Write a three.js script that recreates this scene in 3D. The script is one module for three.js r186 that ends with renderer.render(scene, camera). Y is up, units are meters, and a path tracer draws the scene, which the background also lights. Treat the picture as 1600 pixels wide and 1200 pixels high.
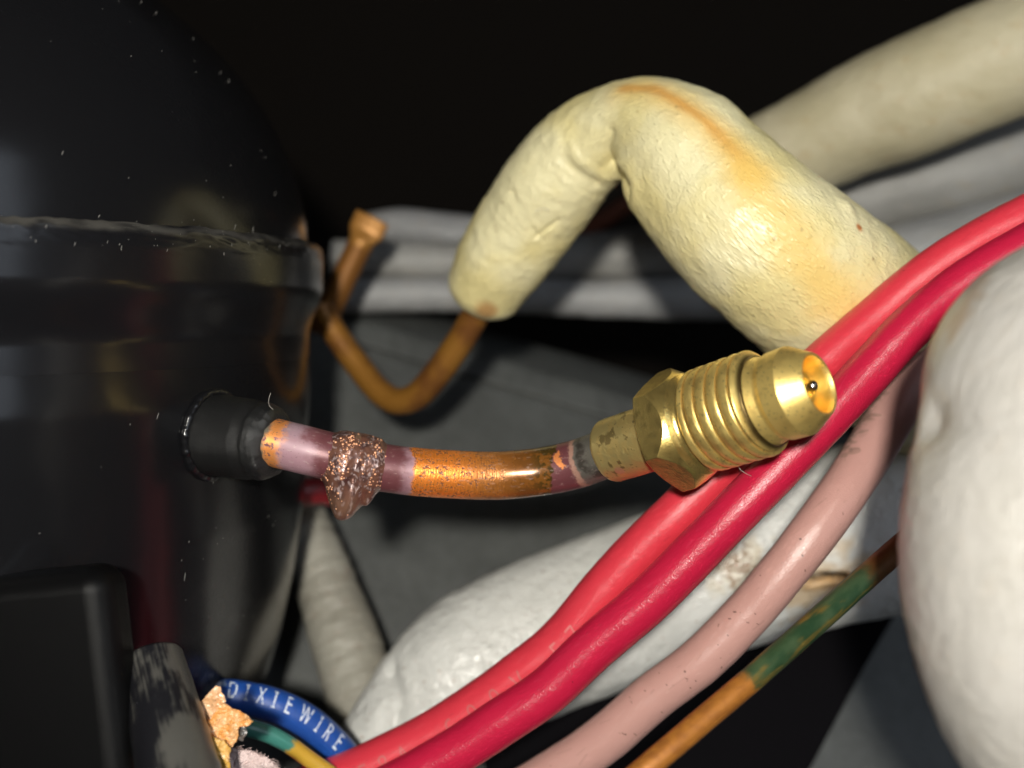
import * as THREE from 'three';
import { ImprovedNoise } from 'three/addons/math/ImprovedNoise.js';
import { mergeGeometries } from 'three/addons/utils/BufferGeometryUtils.js';
import { RoundedBoxGeometry } from 'three/addons/geometries/RoundedBoxGeometry.js';
import { RectAreaLightUniformsLib } from 'three/addons/lights/RectAreaLightUniformsLib.js';

// ------------------------------------------------------------------ camera, light, exposure
const scene = new THREE.Scene();
const F = 1963;                                        // focal length in photograph pixels (1600 x 1200)
const camera = new THREE.PerspectiveCamera(2 * Math.atan(600 / F) * 180 / Math.PI, 4 / 3, 0.01, 5);
camera.position.set(0, 0, 0); camera.lookAt(0, 0, -1);
camera.focus = 0.142; camera.userData.fStop = 15;
scene.background = new THREE.Color(0.016, 0.016, 0.017);
RectAreaLightUniformsLib.init();
const renderer = new THREE.WebGLRenderer({ antialias: true });
renderer.setSize(1024, 768); renderer.toneMapping = THREE.LinearToneMapping; renderer.toneMappingExposure = 1;
renderer.shadowMap.enabled = true;
const LAMP = { at: [-12, 29, 118], power: 0.305, color: [1, 0.96, 0.87] };
const ROOM_FILL = { at: [360, 130, 270], size: [0.36, 0.4], power: 0.9, color: [0.78, 0.87, 1] };

// ------------------------------------------------------------------ helpers
const MM = 0.001, TAU = Math.PI * 2;
const perlin = new ImprovedNoise();
const noise = (x, y, z) => perlin.noise(x + 51.3, y + 17.7, z + 93.1);
const fbm = (x, y, z, o = 4) => { let s = 0, a = 0.5; for (let i = 0; i < o; i++) { s += a * noise(x, y, z); x *= 2.03; y *= 2.03; z *= 2.03; a *= 0.5; } return s; };
const rng = (seed) => () => { seed = (seed + 0x6d2b79f5) | 0; let t = Math.imul(seed ^ (seed >>> 15), 1 | seed); t = (t + Math.imul(t ^ (t >>> 7), 61 | t)) ^ t; return ((t ^ (t >>> 14)) >>> 0) / 4294967296; };
const clamp = (x, a = 0, b = 1) => Math.min(b, Math.max(a, x));
const sm = (a, b, x) => { const t = clamp((x - a) / (b - a)); return t * t * (3 - 2 * t); };
const mix = (a, b, t) => a + (b - a) * t;
const mix3 = (a, b, t) => [mix(a[0], b[0], t), mix(a[1], b[1], t), mix(a[2], b[2], t)];
const lin = (r, g, b) => [r, g, b].map((c) => { c /= 255; return c <= 0.04045 ? c / 12.92 : ((c + 0.055) / 1.055) ** 2.4; });
const V = (x, y, z) => new THREE.Vector3(x, y, z);
const P = (px, py, d) => V((px - 800) / F * d, -(py - 600) / F * d, -d);    // a point of the place, in millimetres
const segDist = (p, a, b) => { const ab = b.clone().sub(a), t = clamp(p.clone().sub(a).dot(ab) / ab.lengthSq()); return [p.distanceTo(a.clone().addScaledVector(ab, t)), t]; };
const polyDist = (p, pts) => { let best = 1e9, at = 0; for (let i = 0; i + 1 < pts.length; i++) { const [d, t] = segDist(p, pts[i], pts[i + 1]); if (d < best) { best = d; at = (i + t) / (pts.length - 1); } } return [best, at]; };

// a grid surface: fn(u, v, i, j) gives { p: Vector3 (mm), c: [r,g,b] or undefined }; closed round v
function surf(nu, nv, fn, { closed = true, colors = false, uvFn } = {}) {
  const W = nv + 1, pos = new Float32Array((nu + 1) * W * 3), uv = new Float32Array((nu + 1) * W * 2), col = colors ? new Float32Array((nu + 1) * W * 3) : null, idx = [];
  for (let i = 0; i <= nu; i++) for (let j = 0; j <= nv; j++) {
    const k = i * W + j;
    if (closed && j === nv) { for (let c = 0; c < 3; c++) { pos[k * 3 + c] = pos[i * W * 3 + c]; if (col) col[k * 3 + c] = col[i * W * 3 + c]; } }
    else { const r = fn(i / nu, j / nv, i, j); pos.set([r.p.x, r.p.y, r.p.z], k * 3); if (col) col.set(r.c, k * 3); }
    const t = uvFn ? uvFn(i / nu, j / nv, i, j) : [i / nu, j / nv];
    uv[k * 2] = t[0]; uv[k * 2 + 1] = t[1];
  }
  for (let i = 0; i < nu; i++) for (let j = 0; j < nv; j++) { const a = i * W + j, b = a + 1, c = a + W, d = c + 1; idx.push(a, b, d, a, d, c); }
  const g = new THREE.BufferGeometry();
  g.setAttribute('position', new THREE.BufferAttribute(pos, 3)); g.setAttribute('uv', new THREE.BufferAttribute(uv, 2));
  if (col) g.setAttribute('color', new THREE.BufferAttribute(col, 3));
  g.setIndex(idx); g.computeVertexNormals();
  if (closed) { const n = g.attributes.normal, s = V(); for (let i = 0; i <= nu; i++) { const a = i * W, b = a + nv; s.set(n.getX(a) + n.getX(b), n.getY(a) + n.getY(b), n.getZ(a) + n.getZ(b)).normalize(); n.setXYZ(a, s.x, s.y, s.z); n.setXYZ(b, s.x, s.y, s.z); } }
  return g;
}
// a bent tube through [px, py, depth, radius in photo px]; angle 0 looks at the front, the seam lies behind
function tube(pts, o = {}) {
  const n = o.n ?? 160, m = o.m ?? 64, c3 = pts.map((p) => P(p[0], p[1], p[2])), rr = pts.map((p) => p[3] * p[2] / F);
  const curve = new THREE.CatmullRomCurve3(c3, false, 'centripetal'); curve.arcLengthDivisions = 600;
  const L = curve.getLength(), rings = [];
  const radius = (t) => { const x = clamp(t) * (rr.length - 1), i = Math.min(rr.length - 2, Math.floor(x)), f = x - i; const g = (k) => rr[clamp(k, 0, rr.length - 1)]; const a = g(i - 1), b = g(i), c = g(i + 1), d = g(i + 2); return b + 0.5 * f * (c - a + f * (2 * a - 5 * b + 4 * c - d + f * (3 * (b - c) + d - a))); };
  const ring = (s, k, shift) => {                      // s: share of the length, k: share of the radius
    const t = curve.getUtoTmapping(clamp(s)), C = curve.getPoint(t), T = curve.getTangent(t).normalize();
    let N = V(0, 0, 1).addScaledVector(T, -T.z); if (N.length() < 0.05) N = V(0, 1, 0).addScaledVector(T, -T.y); N.normalize();
    if (shift) C.addScaledVector(T, shift);
    return { C, T, N, B: T.clone().cross(N), r: radius(t) * k, s, l: s * L + (shift || 0) };
  };
  const cap = (end, kind) => {                         // rounded or flat ends
    const R = radius(end), list = [];
    const steps = kind === 'round' ? 14 : 3;
    for (let q = 0; q < steps; q++) { const a = (q + 1) / steps; if (kind === 'round') list.push(ring(end, Math.cos(a * Math.PI / 2) + 1e-4, (end ? 1 : -1) * R * Math.sin(a * Math.PI / 2) * (o.capLong ?? 1))); else list.push(ring(end, a > 0.99 ? 1e-4 : [0.97, 0.5][q], (end ? 1 : -1) * (q ? 0.06 * R : 0.05 * R))); }
    return list;
  };
  if (o.cap0) rings.push(...cap(0, o.cap0).reverse());
  for (let i = 0; i <= n; i++) rings.push(ring(i / n, 1, 0));
  if (o.cap1) rings.push(...cap(1, o.cap1));
  const at = (px, py) => {                             // the front surface point that the photograph shows at a pixel
    let best = null, bd = 1e9;
    for (const R of rings) for (let j = 0; j < 48; j++) { const th = (j / 48 - 0.5) * Math.PI, p = R.C.clone().addScaledVector(R.N, R.r * Math.cos(th)).addScaledVector(R.B, R.r * Math.sin(th)); const x = 800 - p.x / p.z * F, y = 600 + p.y / p.z * F, d = (x - px) ** 2 + (y - py) ** 2; if (d < bd) { bd = d; best = p; } }
    return best;
  };
  const fx = o.make ? o.make(at, L) : {}, nu = rings.length - 1;
  const g = surf(nu, m, (u, v, i) => {
    const R = rings[i], th = (v - 0.5) * TAU, dir = R.N.clone().multiplyScalar(Math.cos(th)).addScaledVector(R.B, Math.sin(th)), p0 = R.C.clone().addScaledVector(dir, R.r);
    const h = fx.disp ? fx.disp(p0, R.l, th, R.r) : 0, p = p0.clone().addScaledVector(dir, R.r > 1e-3 ? h : 0);
    return { p, c: fx.col ? fx.col(p0, R.l, th, h) : undefined };
  }, { colors: !!fx.col, uvFn: (u, v, i) => (o.uv01 ? [rings[i].l / L, 1 - v] : [rings[i].l * MM, (1 - v) * TAU * rr[0] * MM]) });
  g.userData = { at, L, curve };
  return g;
}
// a solid of revolution (or nearly so) about an axis: fn(s share, th) gives { s: mm along, r: mm, c }
function revolve(O, A, nu, nv, fn, opt = {}) {
  const T = A.clone().normalize(); let N = V(0, 0, 1).addScaledVector(T, -T.z); if (N.length() < 0.05) N = V(0, 1, 0); N.normalize(); const B = T.clone().cross(N);
  return surf(nu, nv, (u, v, i, j) => { const th = (v - 0.5) * TAU, q = fn(u, th, i); return { p: O.clone().addScaledVector(T, q.s).addScaledVector(N, q.r * Math.cos(th)).addScaledVector(B, q.r * Math.sin(th)), c: q.c }; }, { ...opt, uvFn: opt.uvFn });
}
const profileAt = (prof, n) => {                       // evenly spaced samples of a polyline [s, r]
  const len = [0]; for (let i = 1; i < prof.length; i++) len.push(len[i - 1] + Math.hypot(prof[i][0] - prof[i - 1][0], prof[i][1] - prof[i - 1][1]));
  const out = []; for (let k = 0; k <= n; k++) { const x = k / n * len.at(-1); let i = 1; while (i < prof.length - 1 && len[i] < x) i++; const f = clamp((x - len[i - 1]) / (len[i] - len[i - 1] || 1)); out.push([mix(prof[i - 1][0], prof[i][0], f), mix(prof[i - 1][1], prof[i][1], f)]); } return out;
};
const used = {};
const numbered = (name) => { const k = used[name] = (used[name] ?? -1) + 1; return k ? `${name}_${String(k).padStart(3, '0')}` : name; };
const tag = (o, label, category, group, kind) => { if (label) o.userData.label = label; if (category) o.userData.category = category; if (group) o.userData.group = group; if (kind) o.userData.kind = kind; return o; };
function thing(name, label, category, base, group) { const o = new THREE.Group(); o.name = numbered(name); o.position.copy(base).multiplyScalar(MM); scene.add(o); return tag(o, label, category, group); }
function mesh(name, g, m, parent, base) {              // geometry in world millimetres
  const o = new THREE.Mesh(g, m); o.castShadow = o.receiveShadow = true;
  const off = V(); for (let p = parent; p; p = p.parent) off.add(p.position);
  if (!parent) { o.position.copy(base).multiplyScalar(MM); off.copy(o.position); o.name = numbered(name); scene.add(o); } else { o.name = name; parent.add(o); }
  g.scale(MM, MM, MM); g.translate(-off.x, -off.y, -off.z);
  return o;
}
// textures
function tex(w, h, fn, srgb) {
  const d = new Uint8Array(w * h * 4);
  for (let y = 0; y < h; y++) for (let x = 0; x < w; x++) { const c = fn(x / w, y / h); for (let k = 0; k < 3; k++) { let q = c[k] ?? c[0]; if (srgb) q = q <= 0.0031308 ? q * 12.92 : 1.055 * Math.max(q, 0) ** (1 / 2.4) - 0.055; d[(y * w + x) * 4 + k] = clamp(q) * 255; } d[(y * w + x) * 4 + 3] = 255; }
  const t = new THREE.DataTexture(d, w, h); t.wrapS = t.wrapT = THREE.RepeatWrapping; t.magFilter = THREE.LinearFilter; t.minFilter = THREE.LinearFilter; if (srgb) t.colorSpace = THREE.SRGBColorSpace; t.needsUpdate = true; return t;
}
const hash2 = (x, y, s) => { let h = (x * 374761393 + y * 668265263 + s * 982451653) | 0; h = Math.imul(h ^ (h >>> 13), 1274126177); return ((h ^ (h >>> 16)) >>> 0) / 4294967296; };
const tileNoise = (x, y, nx, ny, s) => { x *= nx; y *= ny; const ix = Math.floor(x), iy = Math.floor(y), fx = x - ix, fy = y - iy, u = fx * fx * (3 - 2 * fx), v = fy * fy * (3 - 2 * fy), w = (a, b) => hash2(((a % nx) + nx) % nx, ((b % ny) + ny) % ny, s); return mix(mix(w(ix, iy), w(ix + 1, iy), u), mix(w(ix, iy + 1), w(ix + 1, iy + 1), u), v); };
const rep = (t, mmTile, mmTileV = mmTile) => { const c = t.clone(); c.repeat.set(1 / (mmTile * MM), 1 / (mmTileV * MM)); c.needsUpdate = true; return c; };
const foamTex = tex(1024, 1024, (x, y) => { const a = 0.16 * tileNoise(x, y, 10, 16, 1) + 0.1 * tileNoise(x, y, 26, 40, 2), c = tileNoise(x, y, 17, 58, 9), d = tileNoise(x, y, 31, 90, 10), e = tileNoise(x, y, 7, 7, 14); return [a + 0.5 * sm(0.5, 0.95, c) * mix(0.35, 1, e) + 0.4 * sm(0.55, 0.96, d)]; });
const grainTex = tex(256, 256, (x, y) => [0.6 * tileNoise(x, y, 40, 40, 4) + 0.4 * tileNoise(x, y, 110, 110, 5)]);
const brushTex = tex(256, 256, (x, y) => [0.7 * tileNoise(x, y, 128, 6, 6) + 0.3 * tileNoise(x, y, 60, 60, 7)]);
const smudgeTex = tex(512, 512, (x, y) => { const a = 0.5 * tileNoise(x, y, 6, 6, 11) + 0.3 * tileNoise(x, y, 18, 18, 12) + 0.2 * tileNoise(x, y, 60, 60, 13); return [0, mix(0.25, 1, a), 1]; });
const std = (o) => new THREE.MeshPhysicalMaterial({ roughness: 0.5, metalness: 0, ...o });
const rgb = (a) => new THREE.Color().setRGB(...a);
const foam = (rough, bump, tile = 9) => std({ vertexColors: true, roughness: rough * 0.78, bumpMap: rep(foamTex, tile), bumpScale: 0.55 * bump * MM, ior: 1.5 });

// ------------------------------------------------------------------ work lamp, and an added fill panel (behind the camera)
{
  const b = V(...LAMP.at), t = thing('work_light', 'small handheld lamp shining into the compartment from behind the camera', 'lamp', b);
  const aim = P(800, 640, 160).sub(b).normalize();
  mesh('bulb', new THREE.SphereGeometry(7, 24, 16).translate(b.x, b.y, b.z), std({ color: 0x111111, emissive: rgb(LAMP.color), emissiveIntensity: 26 }), t).castShadow = false;
  mesh('reflector', revolve(b, aim, 20, 48, (u) => ({ s: mix(-7, 9, u), r: mix(2, 16, Math.sqrt(u)) })), std({ color: 0x222222, roughness: 0.6 }), t);
  const l = new THREE.PointLight(rgb(LAMP.color), LAMP.power); l.position.copy(t.position); l.shadow.radius = 7 / 20; l.castShadow = true; l.name = 'work_light_source'; scene.add(l);
  const w = V(...ROOM_FILL.at), q = tag(new THREE.Mesh(new THREE.BoxGeometry(...ROOM_FILL.size, 0.004), std({ color: 0x050505, emissive: rgb(ROOM_FILL.color), emissiveIntensity: ROOM_FILL.power })), 'added unseen panel glowing cool from the open side, for reflections and fill', 'window');  // added panel, out of view: cool reflections and fill
  q.name = 'window'; q.position.copy(w).multiplyScalar(MM); q.lookAt(0, -0.02, -0.16); scene.add(q);
  const a = new THREE.RectAreaLight(rgb(ROOM_FILL.color), ROOM_FILL.power, ...ROOM_FILL.size); a.position.copy(q.position).addScaledVector(q.position.clone().sub(V(0, -0.02, -0.16)).normalize(), -0.005); a.lookAt(0, -0.02, -0.16); a.name = 'fill_panel_source'; scene.add(a);
}

// ------------------------------------------------------------------ setting: dark back wall and grey sheet panel
{
  const g = new THREE.BoxGeometry(700, 500, 4).translate(0, 0, -372);
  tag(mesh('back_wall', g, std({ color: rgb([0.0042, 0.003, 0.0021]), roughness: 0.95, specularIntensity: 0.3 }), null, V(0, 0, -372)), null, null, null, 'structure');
  // the panel: folded sheet, profile across the fold (distance down the sheet, offset forward)
  const D0 = 246, A = P(1100, 660, D0 - 2).sub(P(560, 506, D0)).normalize(), O = P(780, 564, D0), down = P(700, 1250, 206).sub(P(780, 564, D0)); down.addScaledVector(A, -down.dot(A)).normalize();
  const out = A.clone().cross(down).normalize(); if (out.z < 0) out.negate();
  const prof = [[-11.5, -9.5], [-8, -6], [-4.5, -3.1], [-1.8, -1.1], [-0.5, -0.25], [0.6, 0], [2, 0], [4.6, 0], [4.9, -0.15], [5.05, -1.2], [5.65, -1.2], [5.8, -0.1], [6.2, 0.05], [12, 0], [25, -0.2], [45, 0.2], [70, 0], [110, 0]];
  const ps = []; for (let i = 0; i + 1 < prof.length; i++) { const k = prof[i + 1][0] - prof[i][0] > 3 ? 14 : 2; for (let q = 0; q < k; q++) ps.push([mix(prof[i][0], prof[i + 1][0], q / k), mix(prof[i][1], prof[i + 1][1], q / k)]); } ps.push(prof.at(-1));
  const panel = surf(ps.length - 1, 220, (u, v, i) => { const a = mix(-75, 125, v), [b, o] = ps[i], fan = 1 + a * 0.0032; return { p: O.clone().addScaledVector(A, a).addScaledVector(down, b > 2 && b < 12 ? mix(b, b * fan, 1 - Math.abs(b - 7) / 5) : b).addScaledVector(out, o + 0.22 * fbm(a * 0.03, b * 0.03, 3)), c: null }; }, { closed: false, uvFn: (u, v, i) => [v * 0.2, ps[i][0] * MM] });
  const cm = tex(512, 512, (x, y) => { const k = 0.55 + 0.5 * tileNoise(x, y, 9, 9, 21) * 0.5 + 0.22 * tileNoise(x, y, 40, 40, 22) + 0.16 * tileNoise(x, y, 150, 150, 23); return [0.074 * k, 0.078 * k, 0.075 * k]; }, true);
  tag(mesh('grey_panel', panel, std({ map: rep(cm, 42), roughness: 0.55, bumpMap: rep(grainTex, 7), bumpScale: 0.03 * MM }), null, O), null, null, null, 'structure');
}

// near-black sheet added as the panel's shade, low behind the thin copper line
{
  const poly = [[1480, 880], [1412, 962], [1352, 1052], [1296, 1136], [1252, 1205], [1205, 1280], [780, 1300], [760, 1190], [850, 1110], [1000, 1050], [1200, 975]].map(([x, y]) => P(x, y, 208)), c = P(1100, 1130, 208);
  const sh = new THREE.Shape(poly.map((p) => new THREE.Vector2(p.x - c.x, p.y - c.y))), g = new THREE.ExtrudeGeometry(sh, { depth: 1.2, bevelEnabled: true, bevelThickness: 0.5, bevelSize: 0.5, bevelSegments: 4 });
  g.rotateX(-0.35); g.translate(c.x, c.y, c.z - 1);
  tag(mesh('shade_sheet', g, std({ color: rgb([0.004, 0.0036, 0.0045]), roughness: 0.85, specularIntensity: 0.08 }), null, c), 'black sheet added as shade on the panel below the thin copper pipe', 'shade sheet');
}

// ------------------------------------------------------------------ compressor
const CC = V(-94, 0, -177);
{
  const seamY = 19, pitch = 3.3 * Math.PI / 180, O = V(CC.x, seamY, CC.z), UP = V(0, Math.cos(pitch), Math.sin(pitch));
  const paint = std({ color: rgb([0.006, 0.006, 0.0068]), roughness: 0.35, specularIntensity: 0.08, clearcoat: 0.75, clearcoatRoughness: 0.19, bumpMap: rep(grainTex, 9), bumpScale: 0.006 * MM });
  const t = thing('compressor', 'black painted hermetic compressor shell with a welded seam and dome top', 'compressor', O.clone().addScaledVector(UP, -66));
  const uvm = (len) => (u, v) => [v * 0.4, u * len * MM];
  const domeP = []; for (let k = 0; k <= 60; k++) { const a = k / 60 * Math.PI / 2; domeP.push([0.2 + 47.5 * Math.sin(a), 64.4 * Math.cos(a) + 0.001]); }
  const dome = profileAt(domeP, 150);
  mesh('dome', revolve(O, UP, 150, 320, (u, th, i) => { const [s, r] = dome[i]; return { s, r: r + 0.14 * fbm(r * Math.cos(th) * 0.06, r * Math.sin(th) * 0.06, s * 0.06) }; }, { uvFn: uvm(85) }), paint, t);
  const rim = profileAt([[0.2, 64.2], [0.9, 65.2], [0.9, 66.0], [0.2, 66.5], [-1.5, 66.7], [-5, 66.6], [-7.5, 66.2], [-9, 65.4], [-10.4, 64.9], [-13.2, 65.0], [-14.6, 64.4], [-15.4, 64.2]], 90);
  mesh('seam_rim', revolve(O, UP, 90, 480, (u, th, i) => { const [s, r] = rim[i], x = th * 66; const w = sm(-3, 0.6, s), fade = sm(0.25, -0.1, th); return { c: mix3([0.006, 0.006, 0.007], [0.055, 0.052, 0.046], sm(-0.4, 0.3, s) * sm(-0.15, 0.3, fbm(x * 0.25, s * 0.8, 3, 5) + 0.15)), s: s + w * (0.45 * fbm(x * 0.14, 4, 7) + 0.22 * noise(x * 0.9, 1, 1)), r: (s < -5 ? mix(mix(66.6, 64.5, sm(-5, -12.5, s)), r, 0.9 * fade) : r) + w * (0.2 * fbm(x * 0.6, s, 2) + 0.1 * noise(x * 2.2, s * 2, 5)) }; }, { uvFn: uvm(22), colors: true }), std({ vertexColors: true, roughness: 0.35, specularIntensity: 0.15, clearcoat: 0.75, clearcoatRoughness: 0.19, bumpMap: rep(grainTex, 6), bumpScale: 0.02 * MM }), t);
  const low = profileAt([[-15.3, 64.4], [-20, 64.6], [-36, 63.6], [-47, 61.9], [-56, 60], [-62, 58.2], [-70, 52], [-74, 40]], 110);
  mesh('lower_shell', revolve(O, UP, 110, 320, (u, th, i) => { const [s, r] = low[i]; return { s, r: r + 0.22 * fbm(r * Math.cos(th) * 0.05, r * Math.sin(th) * 0.05, s * 0.05) }; }, { uvFn: uvm(66) }), paint, t);
  // weld spatter and dust stuck to the paint
  const R = rng(7), fl = [], N0 = V(0, 0, 1).addScaledVector(UP, -UP.z).normalize(), B0 = UP.clone().cross(N0), lib = new THREE.IcosahedronGeometry(1, 1);
  const radAt = (h) => { const list = h > 0.9 ? dome : h > -15 ? rim : low; let b = list[0]; for (const q of list) if (Math.abs(q[0] - h) < Math.abs(b[0] - h)) b = q; return b[1]; };
  for (let k = 0; k < 175; k++) {
    const h = k < 40 ? mix(2, 36, R()) : k < 105 ? mix(-2, 2.2, R()) : mix(-58, -20, R()), ang = Math.atan2(CC.x, -CC.z) * 0 + mix(0.42, 1.4, R()), r = radAt(h) + 0.02;
    const n = N0.clone().multiplyScalar(Math.cos(ang)).addScaledVector(B0, Math.sin(ang)), p = O.clone().addScaledVector(UP, h).addScaledVector(n, r);
    const ln = k % 3 ? mix(0.04, 0.16, R() * R()) : mix(0.2, 0.75, R() * R()), wd = mix(0.02, 0.045, R()), side = UP.clone().cross(n).normalize(), tilt = -0.35 + 0.5 * (R() - 0.5);
    const a1 = UP.clone().multiplyScalar(Math.cos(tilt)).addScaledVector(side, -Math.sin(tilt)), a2 = n.clone().cross(a1);
    const g = lib.clone(); g.applyMatrix4(new THREE.Matrix4().makeBasis(a1.clone().multiplyScalar(ln), a2.multiplyScalar(wd), n.clone().multiplyScalar(0.02))); g.translate(p.x, p.y, p.z); fl.push(g);
  }
  tag(mesh('dust_fleck', mergeGeometries(fl), std({ color: rgb([0.26, 0.25, 0.23]), roughness: 0.5 }), t), null, null, null, 'stuff');
  // black painted boss that the copper tube comes out of
  const S0 = P(296, 674, 152), S1 = P(434, 692.5, 147.2), ax = S1.clone().sub(S0), SL = ax.length();
  const bp = profileAt([[-9, 5.1], [-0.4, 5.15], [0.3, 5.5], [0.9, 5.45], [1.25, 5.05], [1.9, 4.95], [SL * 0.7, 4.8], [SL * 0.8, 4.55], [SL * 0.84, 4.62], [SL * 0.9, 4.45], [SL * 0.95, 4.1], [SL * 0.985, 3.55], [SL, 3.1], [SL, 2.6]], 120);
  mesh('boss', revolve(S0, ax, 120, 140, (u, th, i) => { const [s, r] = bp[i], w = sm(-1, 0.2, s) * sm(1.9, 1.0, s), e = sm(SL * 0.76, SL * 0.85, s); return { s: s + e * 0.5 * fbm(Math.cos(th) * 1.5, Math.sin(th) * 1.5, 4), r: r + w * 0.55 * fbm(Math.cos(th) * 4, Math.sin(th) * 4, s * 1.2) + e * 0.28 * fbm(Math.cos(th) * 2, Math.sin(th) * 2, s * 0.8 + 9) }; }, { uvFn: uvm(14) }), std({ color: rgb([0.011, 0.011, 0.011]), roughness: 0.3, specularIntensity: 0.8, bumpMap: rep(grainTex, 7), bumpScale: 0.02 * MM }), t);
  const AT = ax.clone().normalize(), AN = V(0, 0, 1).addScaledVector(AT, -AT.z).normalize(), AB = AT.clone().cross(AN);
  const meet = (th) => { let s = -14; for (; s < SL; s += 0.05) { const q = S0.clone().addScaledVector(AT, s).addScaledVector(AN, 4.95 * Math.cos(th)).addScaledVector(AB, 4.95 * Math.sin(th)).sub(O), h = q.dot(UP); if (q.addScaledVector(UP, -h).length() > radAt(h) + 0.1) break; } return s; };
  const ms = []; for (let j = 0; j < 200; j++) ms.push(meet((j / 200 - 0.5) * TAU));
  mesh('weld_bead', surf(16, 200, (u, v, i, j) => { const th = (v - 0.5) * TAU, a = u * TAU, w = 0.5 + 0.3 * fbm(Math.cos(th) * 3, Math.sin(th) * 3, 2) + 0.1 * noise(Math.cos(th) * 8, Math.sin(th) * 8, u * 2), s = ms[j % 200] + w * Math.cos(a) + 0.1, rr = 5.1 + w * Math.sin(a); return { p: S0.clone().addScaledVector(AT, s).addScaledVector(AN, rr * Math.cos(th)).addScaledVector(AB, rr * Math.sin(th)) }; }), paint, t);
}

// ------------------------------------------------------------------ copper process tube with its brazed joint
{
  const pts = [[400, 686, 147.2, 38], [425, 691, 147, 38], [480, 704, 146.8, 38], [550, 722, 147.5, 37.5], [620, 734, 148.5, 37.5], [700, 741, 149.6, 37.5], [780, 743, 150.5, 37.5], [850, 736, 150.4, 37.5], [905, 724, 149.4, 38], [960, 703, 146.8, 38]];
  const g = tube(pts, { n: 240, m: 96, uv01: true, make: () => ({ disp: (p, l, th) => 0.05 * fbm(p.x * 0.4, p.y * 0.4, p.z * 0.4) }) });
  const L = g.userData.L, X = (px) => { let bu = 0, bd = 1e9; for (let k = 0; k <= 400; k++) { const q = g.userData.curve.getPointAt(k / 400), x = 800 - q.x / q.z * F; if (Math.abs(x - px) < bd) { bd = Math.abs(x - px); bu = k / 400; } } return bu; };
  const k0 = X(422), k1 = X(444), k2 = X(492), k3 = X(640), k4 = X(722), k5 = X(790), k6 = X(868), k7 = X(902), k8 = X(914), kB = X(628);
  const C = { black: [0.03, 0.028, 0.024], olive: [0.1, 0.09, 0.065], orange: [0.93, 0.36, 0.1], lilac: [0.33, 0.19, 0.22], maroon: [0.14, 0.045, 0.05], grey: [0.16, 0.15, 0.13], orange2: [0.9, 0.27, 0.04], brown: [0.17, 0.065, 0.014], oliveD: [0.06, 0.036, 0.008], pinkb: [0.36, 0.2, 0.15], purple: [0.3, 0.2, 0.23] };
  const look = (x, y) => {                              // x along, y round (0.5 is the front)
    const a = y * TAU, cx = Math.cos(a), cy = Math.sin(a), w = x * L / 2.9, f1 = fbm(w * 1.3, cx * 1.5, cy * 1.5), f2 = fbm(w * 5, cx * 5, cy * 5 + 3), f3 = fbm(w * 14, cx * 14, cy * 14), e = x + 0.024 * f1 + 0.014 * f2 + 0.006 * f3;
    let c = C.black, met = 0, ro = 0.5, b = 0.5;
    const to = (q, c2, m2, r2, wd = 0.009) => { const t = sm(q - wd, q + wd, e); c = mix3(c, c2, t); met = mix(met, m2, t); ro = mix(ro, r2, t); };
    to(k0 - 0.02, C.olive, 0.1, 0.5); to(k0 + 0.004, C.orange, 0.6, 0.42);
    if (e > k0 && e < k1 + 0.01) { const t = sm(0.1, 0.3, f2 + 0.3 * f3); c = mix3(c, C.maroon, t); met *= 1 - t; }
    to(k1, C.lilac, 0.05, 0.46, 0.018);
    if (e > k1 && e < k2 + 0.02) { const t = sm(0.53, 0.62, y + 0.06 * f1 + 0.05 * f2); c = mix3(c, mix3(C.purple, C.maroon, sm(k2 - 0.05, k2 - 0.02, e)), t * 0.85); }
    to(k2, C.maroon, 0.2, 0.4, 0.024); to(kB, C.lilac, 0.1, 0.44, 0.018);
    if (e > kB - 0.06 && e < k3) { const t = sm(0.1, 0.35, f1 + 0.3 * f2); c = mix3(c, C.maroon, t * 0.7); }
    to(k3, C.orange2, 0.62, 0.4, 0.007); to(k4, [0.42, 0.15, 0.028], 0.4, 0.4, 0.06); to(k5, C.brown, 0.3, 0.25, 0.05); to(k6 - 0.05, C.oliveD, 0.2, 0.18, 0.03);
    if (e > k3 && e < k5) { const t = sm(0.16, 0.26, 0.75 * f2 + 0.8 * f3 + 0.08 * (1 - (e - k3) / (k5 - k3))); c = mix3(c, [0.07, 0.03, 0.02], t * 0.85); met *= 1 - t; ro += 0.1 * t; b -= 0.35 * t; c = c.map((q) => q * (1 + 0.22 * noise(w * 22, cx * 1.6, cy * 1.6) + 0.25 * f2)); b += 0.2 * noise(w * 14, cx * 1.5, cy * 1.5) + 0.3 * f3; }
    if (e > k5 - 0.04 && e < k7) { c = mix3(c, [0.28, 0.1, 0.018], sm(0.02, 0.3, f2 + f1) * 0.6); }
    to(k6 + 0.012 * (y - 0.5) * 8, C.maroon, 0.2, 0.35, 0.004);
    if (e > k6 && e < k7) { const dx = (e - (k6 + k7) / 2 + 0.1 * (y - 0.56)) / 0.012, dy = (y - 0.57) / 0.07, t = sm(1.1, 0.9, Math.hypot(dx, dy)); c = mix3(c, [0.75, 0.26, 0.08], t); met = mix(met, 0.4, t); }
    to(k7, C.pinkb, 0.2, 0.42, 0.005); to(k8, C.grey, 0.5, 0.4, 0.006);
    if (e > k8) { c = mix3(c, [0.07, 0.06, 0.05], sm(0, 0.3, f1)); }
    c = mix3(c, [0.06, 0.03, 0.03], 0.5 * sm(0.28, 0.42, f3 + 0.4 * f2)); c = mix3(c, [0.5, 0.4, 0.36], 0.25 * sm(0.2, 0.35, fbm(w * 3, cx * 9, cy * 9))); return { c, met, ro, b };
  };
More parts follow.
